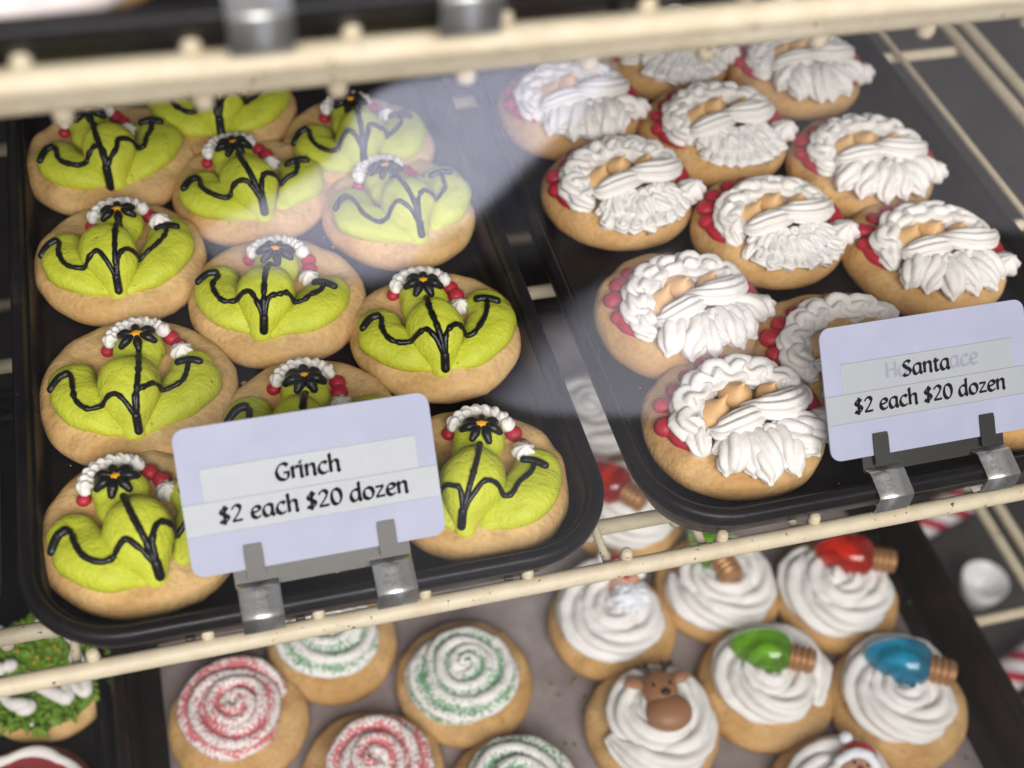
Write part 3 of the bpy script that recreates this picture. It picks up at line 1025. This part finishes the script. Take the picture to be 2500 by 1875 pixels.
BC = [
    (0.2251, 0.2274, 0.0700, 10, 'white bearded cookie at the back left of its tray, washed by pale light'),
    (0.2875, 0.2653, 0.0700, 12, 'white bearded cookie at the very back, only beard tips below the rail'),
    (0.3507, 0.2387, 0.0700, 16, 'white bearded cookie at the back right, touching the blurred top rail'),
    (0.2286, 0.1621, 0.0690, 6, 'white bearded cookie third from the front in the left column'),
    (0.2893, 0.1971, 0.0730, 8, 'white bearded cookie in the middle column just below the blurred rail'),
    (0.3511, 0.1606, 0.0710, 20, 'right column white bearded cookie beside bare tray floor, second below the rail'),
    (0.2880, 0.1253, 0.0690, 12, 'white bearded cookie in the centre of its tray between four others'),
    (0.3515, 0.0953, 0.0735, 19, 'white bearded cookie just behind the second price card at the right'),
    (0.2294, 0.0824, 0.0715, 2, 'white bearded cookie second from the front in the left column'),
    (0.2860, 0.0455, 0.0710, 8, 'white bearded cookie half covered by the left end of the second price card'),
    (0.2299, 0.0207, 0.0716, 4, 'front left corner white bearded cookie with bright red beads'),
    (0.3500, 0.0200, 0.0700, 12, 'white bearded cookie almost wholly behind the second price card'),
]
for i, (x, y, D, t, lab) in enumerate(BC):
    beard_cookie(x, y, D, t - (2 if i != 10 else 0), i + 1, lab)

SW = [
    (0.0250, 0.0580, 0.0690, 0.3, 'white_red_sugar', 'red sugared swirl cookie nearest the left edge of the paper'),
    (0.0780, 0.0920, 0.0690, 1.4, 'white_green_sugar', 'green flecked swirl cookie cut by the shelf rail below the card of the green cookies'),
    (0.1400, 0.0540, 0.0715, 2.2, 'white_green_sugar', 'green flecked swirl cookie fully in view right of the one cut by the rail'),
    (0.0850, 0.0140, 0.0700, 4.0, 'white_red_sugar', 'red sugared swirl cookie cut by the bottom edge between two others'),
    (0.1490, -0.0140, 0.0690, 5.1, 'white_green_sugar', 'pale green flecked swirl cookie with only its top at the bottom edge'),
    (0.2254, 0.0700, 0.0690, 0.9, 'white_few_sugar', 'swirl cookie carrying a bearded face topper, left end of its row below the rail'),
    (0.2900, 0.0790, 0.0700, 2.9, 'white_few_sugar', 'swirl cookie under the shelf rail with a green bulb topper half hidden'),
    (0.3530, 0.0600, 0.0710, 1.9, 'white_few_sugar', 'swirl cookie carrying the clear red bulb topper beside the dark pan wall'),
    (0.2270, 0.0080, 0.0700, 3.4, 'white_few_sugar', 'swirl cookie carrying the brown reindeer topper'),
    (0.2920, 0.0150, 0.0715, 5.6, 'white_few_sugar', 'swirl cookie carrying the bright green bulb topper'),
    (0.3570, -0.0090, 0.0740, 0.1, 'white_few_sugar', 'swirl cookie carrying the blue bulb topper'),
    (0.3010, -0.0520, 0.0700, 4.4, 'white_few_sugar', 'swirl cookie with a red capped topper at the bottom edge'),
    (0.2560, 0.1400, 0.0700, 2.5, 'white_few_sugar', 'swirl cookie seen through the gap between trays with a red bulb topper'),
    (0.2560, 0.2080, 0.0700, 3.9, 'white_few_sugar', 'blurred swirl cookie far down the gap between the two black trays'),
]
for i, (x, y, D, rz, sug, lab) in enumerate(SW):
    rosette(x, y, D, rz, i + 1, lab, sug)


# ------------------------------------------------------------------ toppers
def frame(loc, axis, up=(0, 0, 1)):
    """4x4 whose z runs along axis."""
    zc = Vector(axis).normalized()
    xc = Vector(up).cross(zc).normalized()
    yc = zc.cross(xc)
    mm = Matrix((xc, yc, zc)).transposed().to_4x4()
    mm.translation = Vector(loc)
    return mm


TZ = SH + 0.0125 + 0.0165


def bulb_topper(x, y, ang, mat, label, s=1.0, dz=0.0):
    root = empty('bulb_topper', (x, y, TZ + dz), 0, label, 'cookie topper', 'light bulb toppers on swirl cookies')
    ax = Vector((math.cos(ang), math.sin(ang), 0.08))
    M3 = frame((0, 0, 0), ax).to_3x3()
    mb = MB()
    s *= 1.1
    lathe(mb, [(0.0012 * s, -0.0205 * s), (0.0035 * s, -0.0195 * s), (0.0062 * s, -0.0160 * s), (0.0087 * s, -0.0110 * s), (0.0104 * s, -0.0050 * s), (0.0108 * s, 0.0), (0.0100 * s, 0.0042 * s), (0.0078 * s, 0.0068 * s), (0.0062 * s, 0.0078 * s)], 30, M3=M3)
    mb.build('bulb', M[mat], root)
    mb = MB()
    prof = []
    for i in range(29):
        zz = 0.0066 + i * 0.00042
        prof.append(((0.0060 + 0.0006 * math.sin(i * 2 * PI / 7)) * s, zz * s))
    prof += [(0.0052 * s, 0.0188 * s), (0.0030 * s, 0.0195 * s)]
    lathe(mb, prof, 24, M3=M3)
    mb.build('screw_base', M['copper'], root)
    return root


DR = math.radians(-14)
bulb_topper(0.2950, 0.0230, DR - 0.30, 'bulb_green', 'glossy bright green bulb topper with copper base on its swirl cookie')
bulb_topper(0.3630, 0.0010, DR - 0.32, 'bulb_blue', 'glossy blue bulb topper with copper base', s=1.05)
bulb_topper(0.3640, 0.0690, DR - 0.20, 'bulb_red', 'glossy red bulb topper with copper base just below the shelf rail')
bulb_topper(0.2880, 0.0900, DR - 1.2, 'bulb_green', 'green bulb topper half hidden behind the cream shelf rail')
bulb_topper(0.2480, 0.1440, DR - 0.7, 'bulb_red', 'blurred red bulb topper in the gap between the two black trays')


def part(name, mat, root, fn):
    mb = MB()
    fn(mb)
    return mb.build(name, M[mat], root)


# reindeer: lies face up, head end away from the viewer
rt = empty('reindeer_topper', (0.2295, 0.0105, TZ - 0.003), math.radians(-4), 'brown reindeer head topper with dark antlers on its swirl cookie', 'cookie topper')
part('head', 'brown_plastic', rt, lambda mb: ell(mb, (0, 0.0045, 0.003), (0.0092, 0.0125, 0.0075)))
part('muzzle', 'brown_plastic', rt, lambda mb: ell(mb, (0.0012, -0.0075, 0.0038), (0.0118, 0.0100, 0.0066)))
part('nose', 'black_plastic', rt, lambda mb: ell(mb, (0.0005, -0.0005, 0.0115), (0.0024, 0.0016, 0.0014)))
for s in (-1, 1):
    part('eye', 'black_plastic', rt, lambda mb: ell(mb, (s * 0.0042, 0.0050, 0.0098), (0.0009, 0.0012, 0.0008)))
    part('ear', 'brown_plastic', rt, lambda mb: sweep(mb, cr([(s * 0.008, 0.0085, 0.004), (s * 0.0125, 0.0105, 0.005), (s * 0.0165, 0.0100, 0.005)], 10), cr([(0.0022,), (0.0036,), (0.0014,)], 10)[:, 0], n=14, wz=0.6))

    def antler(mb):
        sweep(mb, cr([(s * 0.0035, 0.0135, 0.0055), (s * 0.0055, 0.0160, 0.0062), (s * 0.0085, 0.0178, 0.0062)], 10), 0.0015, n=10)
        sweep(mb, cr([(s * 0.0052, 0.0158, 0.0062), (s * 0.0042, 0.0182, 0.0066)], 6), 0.0013, n=10)
    part('antler', 'dark_brown_plastic', rt, antler)


def elder_topper(x, y, rz, label, dz=0.0):
    root = empty('bearded_topper', (x, y, TZ + dz - 0.003), rz, label, 'cookie topper', 'bearded face toppers on swirl cookies')
    part('face', 'skin', root, lambda mb: ell(mb, (0, 0.002, 0.003), (0.0085, 0.0075, 0.0065)))
    part('nose', 'red_plastic', root, lambda mb: ell(mb, (0, 0.0005, 0.0100), (0.0019, 0.0017, 0.0016)))

    def beard(mb):
        rn = random.Random(5)
        ell(mb, (0, -0.0075, 0.003), (0.0098, 0.0085, 0.0060))
        for q in range(46):
            a, rr = rn.uniform(0, 2 * PI), math.sqrt(rn.random())
            px, py = 0.0098 * rr * math.cos(a), -0.0078 + 0.0082 * rr * math.sin(a)
            ell(mb, (px, py, 0.003 + 0.0058 * math.sqrt(max(0.02, 1 - rr * rr))), (0.0021, 0.0021, 0.0016), n=10, mrows=6)
    part('beard', 'white_plastic', root, beard)
    part('cap', 'red_plastic', root, lambda mb: ell(mb, (0.0, 0.0125, 0.003), (0.0085, 0.0065, 0.0060)))
    part('cap_brim', 'white_plastic', root, lambda mb: sweep(mb, cr([(-0.0095, 0.0050, 0.004), (-0.005, 0.0088, 0.0075), (0.0, 0.0100, 0.0085), (0.005, 0.0088, 0.0075), (0.0095, 0.0050, 0.004)], 22), 0.0026, n=14, nz=0.0005, nsc=400))
    part('pompom', 'white_plastic', root, lambda mb: ell(mb, (-0.0075, 0.0185, 0.004), (0.0034, 0.0034, 0.0032)))
    for s in (-1, 1):
        part('eye', 'black_plastic', root, lambda mb: ell(mb, (s * 0.0032, 0.0040, 0.0090), (0.0008, 0.0010, 0.0007)))
    return root


elder_topper(0.2330, 0.0790, math.radians(-4), 'white curly bearded face topper cut off by the shelf rail')
elder_topper(0.3080, -0.0500, math.radians(-30), 'red capped bearded face topper at the bottom edge')


# ------------------------------------------------------------------ lower left cookies
def wreath(x, y):
    rn = random.Random(77)
    root = empty('wreath_cookie', (x, y, SH - 0.0015), 0, 'leafy green iced cookie with white zigzag piping at lower left', 'cookie')
    R, T = 0.034, 0.0115
    bis = biscuit(root, R, T, 301, 'cookie', lump=0.6)
    mb = MB()
    ell(mb, (0, 0, T), (R * 0.9, R * 0.9, 0.004), n=30)
    for q in range(430):
        rr = R * 0.93 * math.sqrt(rn.random())
        a = rn.uniform(0, 2 * PI)
        bx, by = rr * math.cos(a), rr * math.sin(a)
        L = rn.uniform(0.004, 0.0075)
        da = a + rn.uniform(-0.9, 0.9)
        e = 0.6 + 0.5 * rr / R
        P = cr([(bx, by, T + 0.001), (bx + L * 0.5 * e * math.cos(da), by + L * 0.5 * e * math.sin(da), T + 0.0055), (bx + L * e * math.cos(da), by + L * e * math.sin(da), T + 0.0065 - 0.005 * (rr / R))], 6)
        sweep(mb, P, np.linspace(0.0017, 0.0003, 6), n=6, rnd=1)
    mb.build('green_leaf_icing', M['leaf'], root)
    wp = MB()
    for pts in ([(-0.028, -0.020), (-0.022, -0.008), (-0.015, -0.017), (-0.008, -0.020)], [(0.000, -0.0120), (0.009, -0.019), (0.012, -0.020), (0.0115, -0.010), (0.019, -0.019), (0.021, -0.017), (0.019, -0.004), (0.0165, 0.002)],
                [(0.017, 0.012), (0.012, 0.019), (0.004, 0.020)], [(-0.014, 0.004), (-0.020, 0.003)], [(-0.013, 0.023), (-0.019, 0.019), (-0.020, 0.025)], [(0.001, 0.026), (0.005, 0.024)]):
        P = cr([(px, py, T + 0.0075) for px, py in pts], 30)
        sweep(wp, P, 0.0031 * (1 + 0.18 * np.sin(np.linspace(0, 9, 30))), n=12, rnd=4)
    ell(wp, (-0.008, -0.0205, T + 0.0065), (0.0052, 0.0045, 0.0035))
    ell(wp, (-0.006, -0.029, T + 0.004), (0.0012, 0.0012, 0.0012), n=10, mrows=6)
    wp.build('white_piping', M['white'], root)
    sp = MB()
    for q in range(7):
        ell(sp, (rn.uniform(-0.012, 0.012), rn.uniform(-0.006, 0.012), T + 0.0085), (0.0008, 0.0008, 0.0007), n=8, mrows=5)
    sp.build('amber_pearls', M['amber'], root)


wreath(-0.0655, 0.1040)
rt = empty('iced_cookie', (-0.0760, 0.0330, SH - 0.0015), 0, 'dusky red iced cookie with a scalloped white outline in the bottom left corner', 'cookie')
biscuit(rt, 0.034, 0.0115, 311, 'cookie', lump=0.6)
part('red_icing', 'dusky_red', rt, lambda mb: ell(mb, (0, 0, 0.0105), (0.0335, 0.0335, 0.0065), n=40))


def outline(mb):
    N = 160
    P = []
    for q in range(N + 1):
        a = 2 * PI * q / N
        r = 0.0262 * (1 + 0.05 * abs(math.sin(3.5 * a)))
        P.append((r * math.cos(a), r * math.sin(a), 0.0162))
    sweep(mb, P, 0.0026 * (1 + 0.14 * np.sin(np.linspace(0, 40, N + 1))), n=12, cap=False)
    ell(mb, (-0.004, 0.013, 0.0175), (0.0085, 0.0050, 0.0025))
    ell(mb, (-0.0135, 0.0185, 0.0168), (0.0040, 0.0035, 0.0022))


part('white_outline', 'white', rt, outline)

# ------------------------------------------------------------------ crumbs of coloured sugar on the paper: nobody could count them
rn = random.Random(11)
mb = MB()
for q in range(150):
    px, py = rn.uniform(0.18, 0.40), rn.uniform(-0.085, 0.12)
    ell(mb, (px, py, SH + 0.0012), (0.0010, 0.0007, 0.0006), n=6, mrows=4)
tag(mb.build('sugar_crumbs', M['bulb_green']), 'loose green sugar crumbs scattered over the baking paper', 'sugar crumbs', kind='stuff')

mb = MB()
for q in range(170):
    tx = rn.choice((0, 0, 1))
    px, py = (rn.uniform(-0.018, 0.152) if tx == 0 else rn.uniform(0.196, 0.38)), rn.uniform(-0.014, 0.28)
    r_ = 0.0003 + 0.0009 * rn.random() ** 4
    ell(mb, (px, py, r_ * 0.6), (r_ * rn.uniform(0.8, 1.5), r_, r_ * 0.7), n=6, mrows=4)
tag(mb.build('cookie_crumbs', M['cookie'], smooth=False), 'tiny pale crumbs scattered over the floors of both black trays', 'crumbs', kind='stuff')

# ------------------------------------------------------------------ things below on the case floor at the right
rt = empty('white_bowl', (0.592, 0.168, -0.46), 0, 'white round bowl on the dark case floor behind the wire frame at right', 'bowl')
part('bowl_body', 'porcelain', rt, lambda mb: lathe(mb, [(0.010, 0.0), (0.012, 0.002), (0.016, 0.014), (0.018, 0.026), (0.0170, 0.026), (0.014, 0.014), (0.008, 0.005), (0.002, 0.004)], 40))
for i, (x, y, a, lab) in enumerate(((0.612, 0.108, 0.35, 'red and white striped candy stick nearest the lower right edge'), (0.590, 0.240, 0.30, 'red and white striped candy stick behind the white bowl'), (0.600, 0.290, 0.25, 'striped candy stick farthest back beside the dark pan wall'),
                                    (0.606, 0.072, 0.4, 'striped candy stick in front, lowest beside the pan wall at right'))):
    rt = empty('candy_stick', (x, y, -0.4475), a, lab, 'candy', 'striped candy sticks on the case floor')
    part('stick', 'stripe', rt, lambda mb: cyl(mb, (-0.045, 0, 0), (0.045, 0, 0), 0.0125, 20))

# ------------------------------------------------------------------ cookies on the top shelf
rt = empty('iced_cookie', (0.003, 0.0250, 0.2266), 0, 'pink white iced cookie on the top shelf, cut off at the upper left', 'cookie')
biscuit(rt, 0.046, 0.012, 401, 'cookie')
pk = icing_mat('pink_white_icing', (0.80, 0.70, 0.68), (0.74, 0.63, 0.61), rough=0.5, sss=0.15)
M['pinkwhite'] = pk


def slopes(mb):
    ell(mb, (0, 0, 0.0105), (0.0468, 0.0468, 0.0115), n=48)
    sweep(mb, [(0.0435 * math.cos(a), 0.0435 * math.sin(a), 0.0085) for a in np.linspace(0, 2 * PI, 90)], 0.0046 * (1 + 0.2 * np.sin(np.linspace(0, 70, 90))), n=14, cap=False)


part('pink_icing', 'pinkwhite', rt, slopes)


# ------------------------------------------------------------------ price signs
GL = {
    'n': ([[(-.02, .86), (.12, 1.0), (.13, .8), (.13, 0.0)], [(.13, .58), (.28, .88), (.48, 1.0), (.64, .9), (.67, .6), (.67, .1), (.80, .0)]], .90),
    'r': ([[(-.02, .86), (.12, 1.0), (.13, .8), (.13, 0.0)], [(.13, .58), (.26, .86), (.42, 1.0), (.56, .9)]], .60),
    'i': ([[(-.02, .86), (.12, 1.0), (.13, .8), (.13, .12), (.26, 0)], [(.07, 1.42), (.18, 1.30)]], .38),
    'c': ([[(.68, .84), (.52, 1.0), (.28, .92), (.1, .6), (.12, .25), (.32, .02), (.55, .04), (.72, .2)]], .80),
    'h': ([[(-.02, 1.5), (.12, 1.58), (.13, 1.2), (.13, 0.0)], [(.13, .58), (.28, .88), (.48, 1.0), (.64, .9), (.67, .6), (.67, .1), (.80, .0)]], .90),
    'a': ([[(.70, .92), (.45, 1.0), (.20, .85), (.08, .5), (.16, .12), (.34, 0), (.54, .15), (.70, .5)], [(.72, 1.0), (.70, .6), (.71, .12), (.86, .0)]], .94),
    'e': ([[(.12, .50), (.42, .55), (.66, .68), (.60, .92), (.40, 1.0), (.18, .85), (.08, .5), (.16, .15), (.40, 0), (.70, .16)]], .80),
    'S': ([[(.72, 1.28), (.52, 1.45), (.24, 1.36), (.14, 1.08), (.34, .82), (.60, .60), (.70, .32), (.50, .04), (.24, 0), (.04, .16)]], .88),
    't': ([[(.24, 1.30), (.22, .8), (.22, .2), (.34, .0), (.54, .1)], [(.02, .93), (.28, .98), (.52, .97)]], .60),
    '$': ([[(.66, 1.16), (.48, 1.30), (.24, 1.22), (.15, 1.0), (.34, .78), (.58, .58), (.66, .34), (.48, .12), (.24, .08), (.06, .22)], [(.46, 1.55), (.40, .7), (.36, -.16)]], .84),
    '2': ([[(.10, 1.08), (.26, 1.36), (.50, 1.42), (.68, 1.18), (.60, .85), (.34, .42), (.06, .06)], [(.06, .05), (.40, .06), (.76, .08)]], .90),
    '0': ([[(.42, 1.42), (.18, 1.22), (.08, .72), (.16, .2), (.40, .0), (.65, .2), (.76, .7), (.67, 1.2), (.42, 1.42)]], .90),
    'd': ([[(.70, .92), (.45, 1.0), (.20, .85), (.08, .5), (.16, .12), (.34, 0), (.54, .15), (.70, .5)], [(.60, 1.52), (.72, 1.58), (.71, 1.1), (.71, .12), (.86, .0)]], .94),
    'o': ([[(.42, 1.0), (.18, .85), (.08, .5), (.17, .13), (.42, .0), (.66, .14), (.76, .5), (.67, .86), (.42, 1.0)]], .88),
    'z': ([[(.08, .92), (.36, .94), (.66, .95)], [(.66, .94), (.36, .5), (.06, .06)], [(.06, .05), (.38, .06), (.72, .08)]], .80),
    'G': ([[(.94, 1.22), (.68, 1.45), (.34, 1.32), (.10, .80), (.22, .22), (.56, .0), (.86, .14), (.93, .62)], [(.58, .62), (.80, .64), (1.02, .66)]], 1.10),
    'H': ([[(.16, 1.45), (.16, .7), (.16, 0)], [(.86, 1.45), (.86, .7), (.86, 0)], [(.16, .74), (.5, .76), (.86, .78)]], 1.05),
    ' ': ([], .46),
}


def advance(s):
    return sum(GL[ch][1] for ch in s)


def write(mb, s, x0, y0, em, z, MM):
    """Broad-nib strokes as thin ribbons; x0 is the left end, em the x-height."""
    nib = np.array([math.cos(math.radians(38)), math.sin(math.radians(38))]) * 0.142
    XS = 1.22
    x, lay = x0, 0
    for ch in s:
        strokes, adv = GL[ch]
        for st in strokes:
            low = 0.97
            st = [(px * XS, py * low if py > 1.02 or ch in '$20SGH' else py) for px, py in st]
            P = cr([(px, py) for px, py in st], 26 if len(st) > 3 else 12)
            if len(st) <= 3 and ch in 'z':
                P = cr([st[0], st[-1]], 8)
            T = np.gradient(P, axis=0)
            T /= np.linalg.norm(T, axis=1)[:, None] + 1e-9
            V, F = [], []
            lay += 1
            for p, t in zip(P, T):
                nn = np.array([-t[1], t[0]])
                o = nn * max(0.068, abs(float(nib @ nn)))
                sk = nib * float(np.sign(nib @ nn)) * 0.35
                for q in (p + o + sk, p - o - sk):
                    V.append(MM @ Vector((x + q[0] * em, y0 + q[1] * em, z + lay * 1.2e-6)))
            for i in range(len(P) - 1):
                F.append((2 * i, 2 * i + 1, 2 * i + 3, 2 * i + 2))
            mb.add(V, F)
        x += adv * em * XS


def rrplate(mb, x0, x1, y0, y1, r, z0, z1, MM, n=6):
    ring = rrect(x0, x1, y0, y1, r, 0, n)
    k = len(ring)
    V = [MM @ Vector((x, y, z0)) for x, y in ring] + [MM @ Vector((x, y, z1)) for x, y in ring]
    F = [tuple(range(k))[::-1], tuple(range(k, 2 * k))]
    for i in range(k):
        F.append((i, (i + 1) % k, k + (i + 1) % k, k + i))
    mb.add(V, F)


def strip(mb, prof, x0, x1, th=0.0006):
    """A bent sheet-metal strip: prof is (y, z) rows, extruded from x0 to x1."""
    P = cr([(a, b2) for a, b2 in prof], 66)
    T = np.gradient(P, axis=0)
    T /= np.linalg.norm(T, axis=1)[:, None]
    Nn = np.stack([-T[:, 1], T[:, 0]], 1)
    V, F = [], []
    for p, nn in zip(P, Nn):
        q = p + nn * th
        V += [(x0, p[0], p[1]), (x1, p[0], p[1]), (x1, q[0], q[1]), (x0, q[0], q[1])]
    for i in range(len(P) - 1):
        a = i * 4
        for s in range(4):
            F.append((a + s, a + (s + 1) % 4, a + 4 + (s + 1) % 4, a + 4 + s))
    F += [(3, 2, 1, 0), tuple(range((len(P) - 1) * 4, len(P) * 4))]
    mb.add(V, F)


W, HH = 0.0846, 0.0492


def price_sign(cx, cy, cz, rim_dy, label, title=None, ghost=None, seed=0, yaw=0.0):
    root = empty('price_sign', (cx, cy, cz), yaw, label, 'price sign', 'price cards clipped to tray rims')
    v = Vector((0, 0.0335, 0.0360)).normalized()
    nrm = Vector((1, 0, 0)).cross(v)                              # towards the viewer
    MM = Matrix((Vector((1, 0, 0)), v, nrm)).transposed().to_4x4()
    mb = MB()
    rrplate(mb, -W / 2, W / 2, 0, HH, 0.0042, -0.0004, 0.0004, MM)
    card = mb.build('card', M['card'], root, smooth=False)
    if title:
        mb = MB()
        rrplate(mb, -W * 0.415, W * 0.425, HH * 0.492, HH * 0.715, 0.0004, 0.00042, 0.00050, MM, 2)
        mb.build('name_strip', M['tape'], card, smooth=False)
        mb = MB()
        rrplate(mb, -W * 0.499, W * 0.499, HH * 0.275, HH * 0.487, 0.0003, 0.00042, 0.00050, MM, 2)
        mb.build('price_strip', M['tape'], card, smooth=False)
        mb = MB()
        for yy in (0.2735, 0.4895, 0.7165):
            rrplate(mb, -W * (0.499 if yy < 0.6 else 0.415), W * (0.499 if yy < 0.6 else 0.425), HH * yy - 0.00010, HH * yy + 0.00010, 0.00005, 0.00043, 0.00053, MM, 1)
        mb.build('strip_seam', M['tape_edge'], card, smooth=False)
        if ghost:
            mb = MB()
            em = 0.0040
            write(mb, ghost[0], -0.0175, HH * 0.562, em, 0.00056, MM)
            write(mb, ghost[1], 0.0090, HH * 0.562, em, 0.00056, MM)
            mb.build('faded_lettering', M['ghost'], card, smooth=False)
        mb = MB()
        line = '$2 each $20 dozen'
        em = 0.0632 / advance(line) / 1.22
        write(mb, line, -0.0313, HH * 0.335, em, 0.00060, MM)
        em2 = em * 1.0
        write(mb, title, -advance(title) * em2 * 1.22 / 2 - 0.0005, HH * 0.558, em2, 0.00060, MM)
        mb.build('lettering', M['ink'], card, smooth=False)
    # clip holder
    mb = MB()
    rrplate(mb, -0.0295, 0.0295, -0.0065, 0.0035, 0.0008, -0.0013, -0.0006, MM, 3)
    holder = mb.build('clip_plate', M['dull_steel'], root, smooth=False)
    for s in (-1, 1):
        mb = MB()
        rrplate(mb, s * 0.0222 - 0.0031, s * 0.0222 + 0.0031, -0.0042, 0.0078, 0.0012, 0.00075, 0.0013, MM, 4)
        rrplate(mb, s * 0.0222 - 0.0030, s * 0.0222 + 0.0030, 0.0072, 0.0082, 0.0004, -0.0003, 0.00125, MM, 3)
        mb.build('tab', M['dull_steel'], root, smooth=False)
        mb = MB()
        d = rim_dy
        prof = [(-0.0030, -0.0036), (-0.0042, -0.0030), (-0.0058, -0.0019), (-0.0072, -0.0017), (-0.0100 - d, -0.0024), (-0.0125 - d, -0.0030), (-0.0150 - d, -0.0036), (-0.0164 - d, -0.0042), (-0.0169 - d, -0.0052), (-0.0170 - d, -0.0085), (-0.0168 - d, -0.0115), (-0.0162 - d, -0.0138), (-0.0148 - d, -0.0150)]
        strip(mb, prof, s * 0.0222 - 0.0068, s * 0.0222 + 0.0068)
        mb.build('rim_clip', M['steel'], root)
    return root


price_sign(0.0635, -0.0172, 0.0225, 0.0, 'lavender price card of the green cookies on steel clips', 'Grinch')
price_sign(0.2930, -0.0165, 0.0225, 0.0, 'lavender price card of the bearded cookies with faded letters', 'Santa', ('Ha', 'ace'))
price_sign(0.0785, -0.0172, 0.2426, 0.0, 'blurred steel clips of a card holder on the top tray rim')
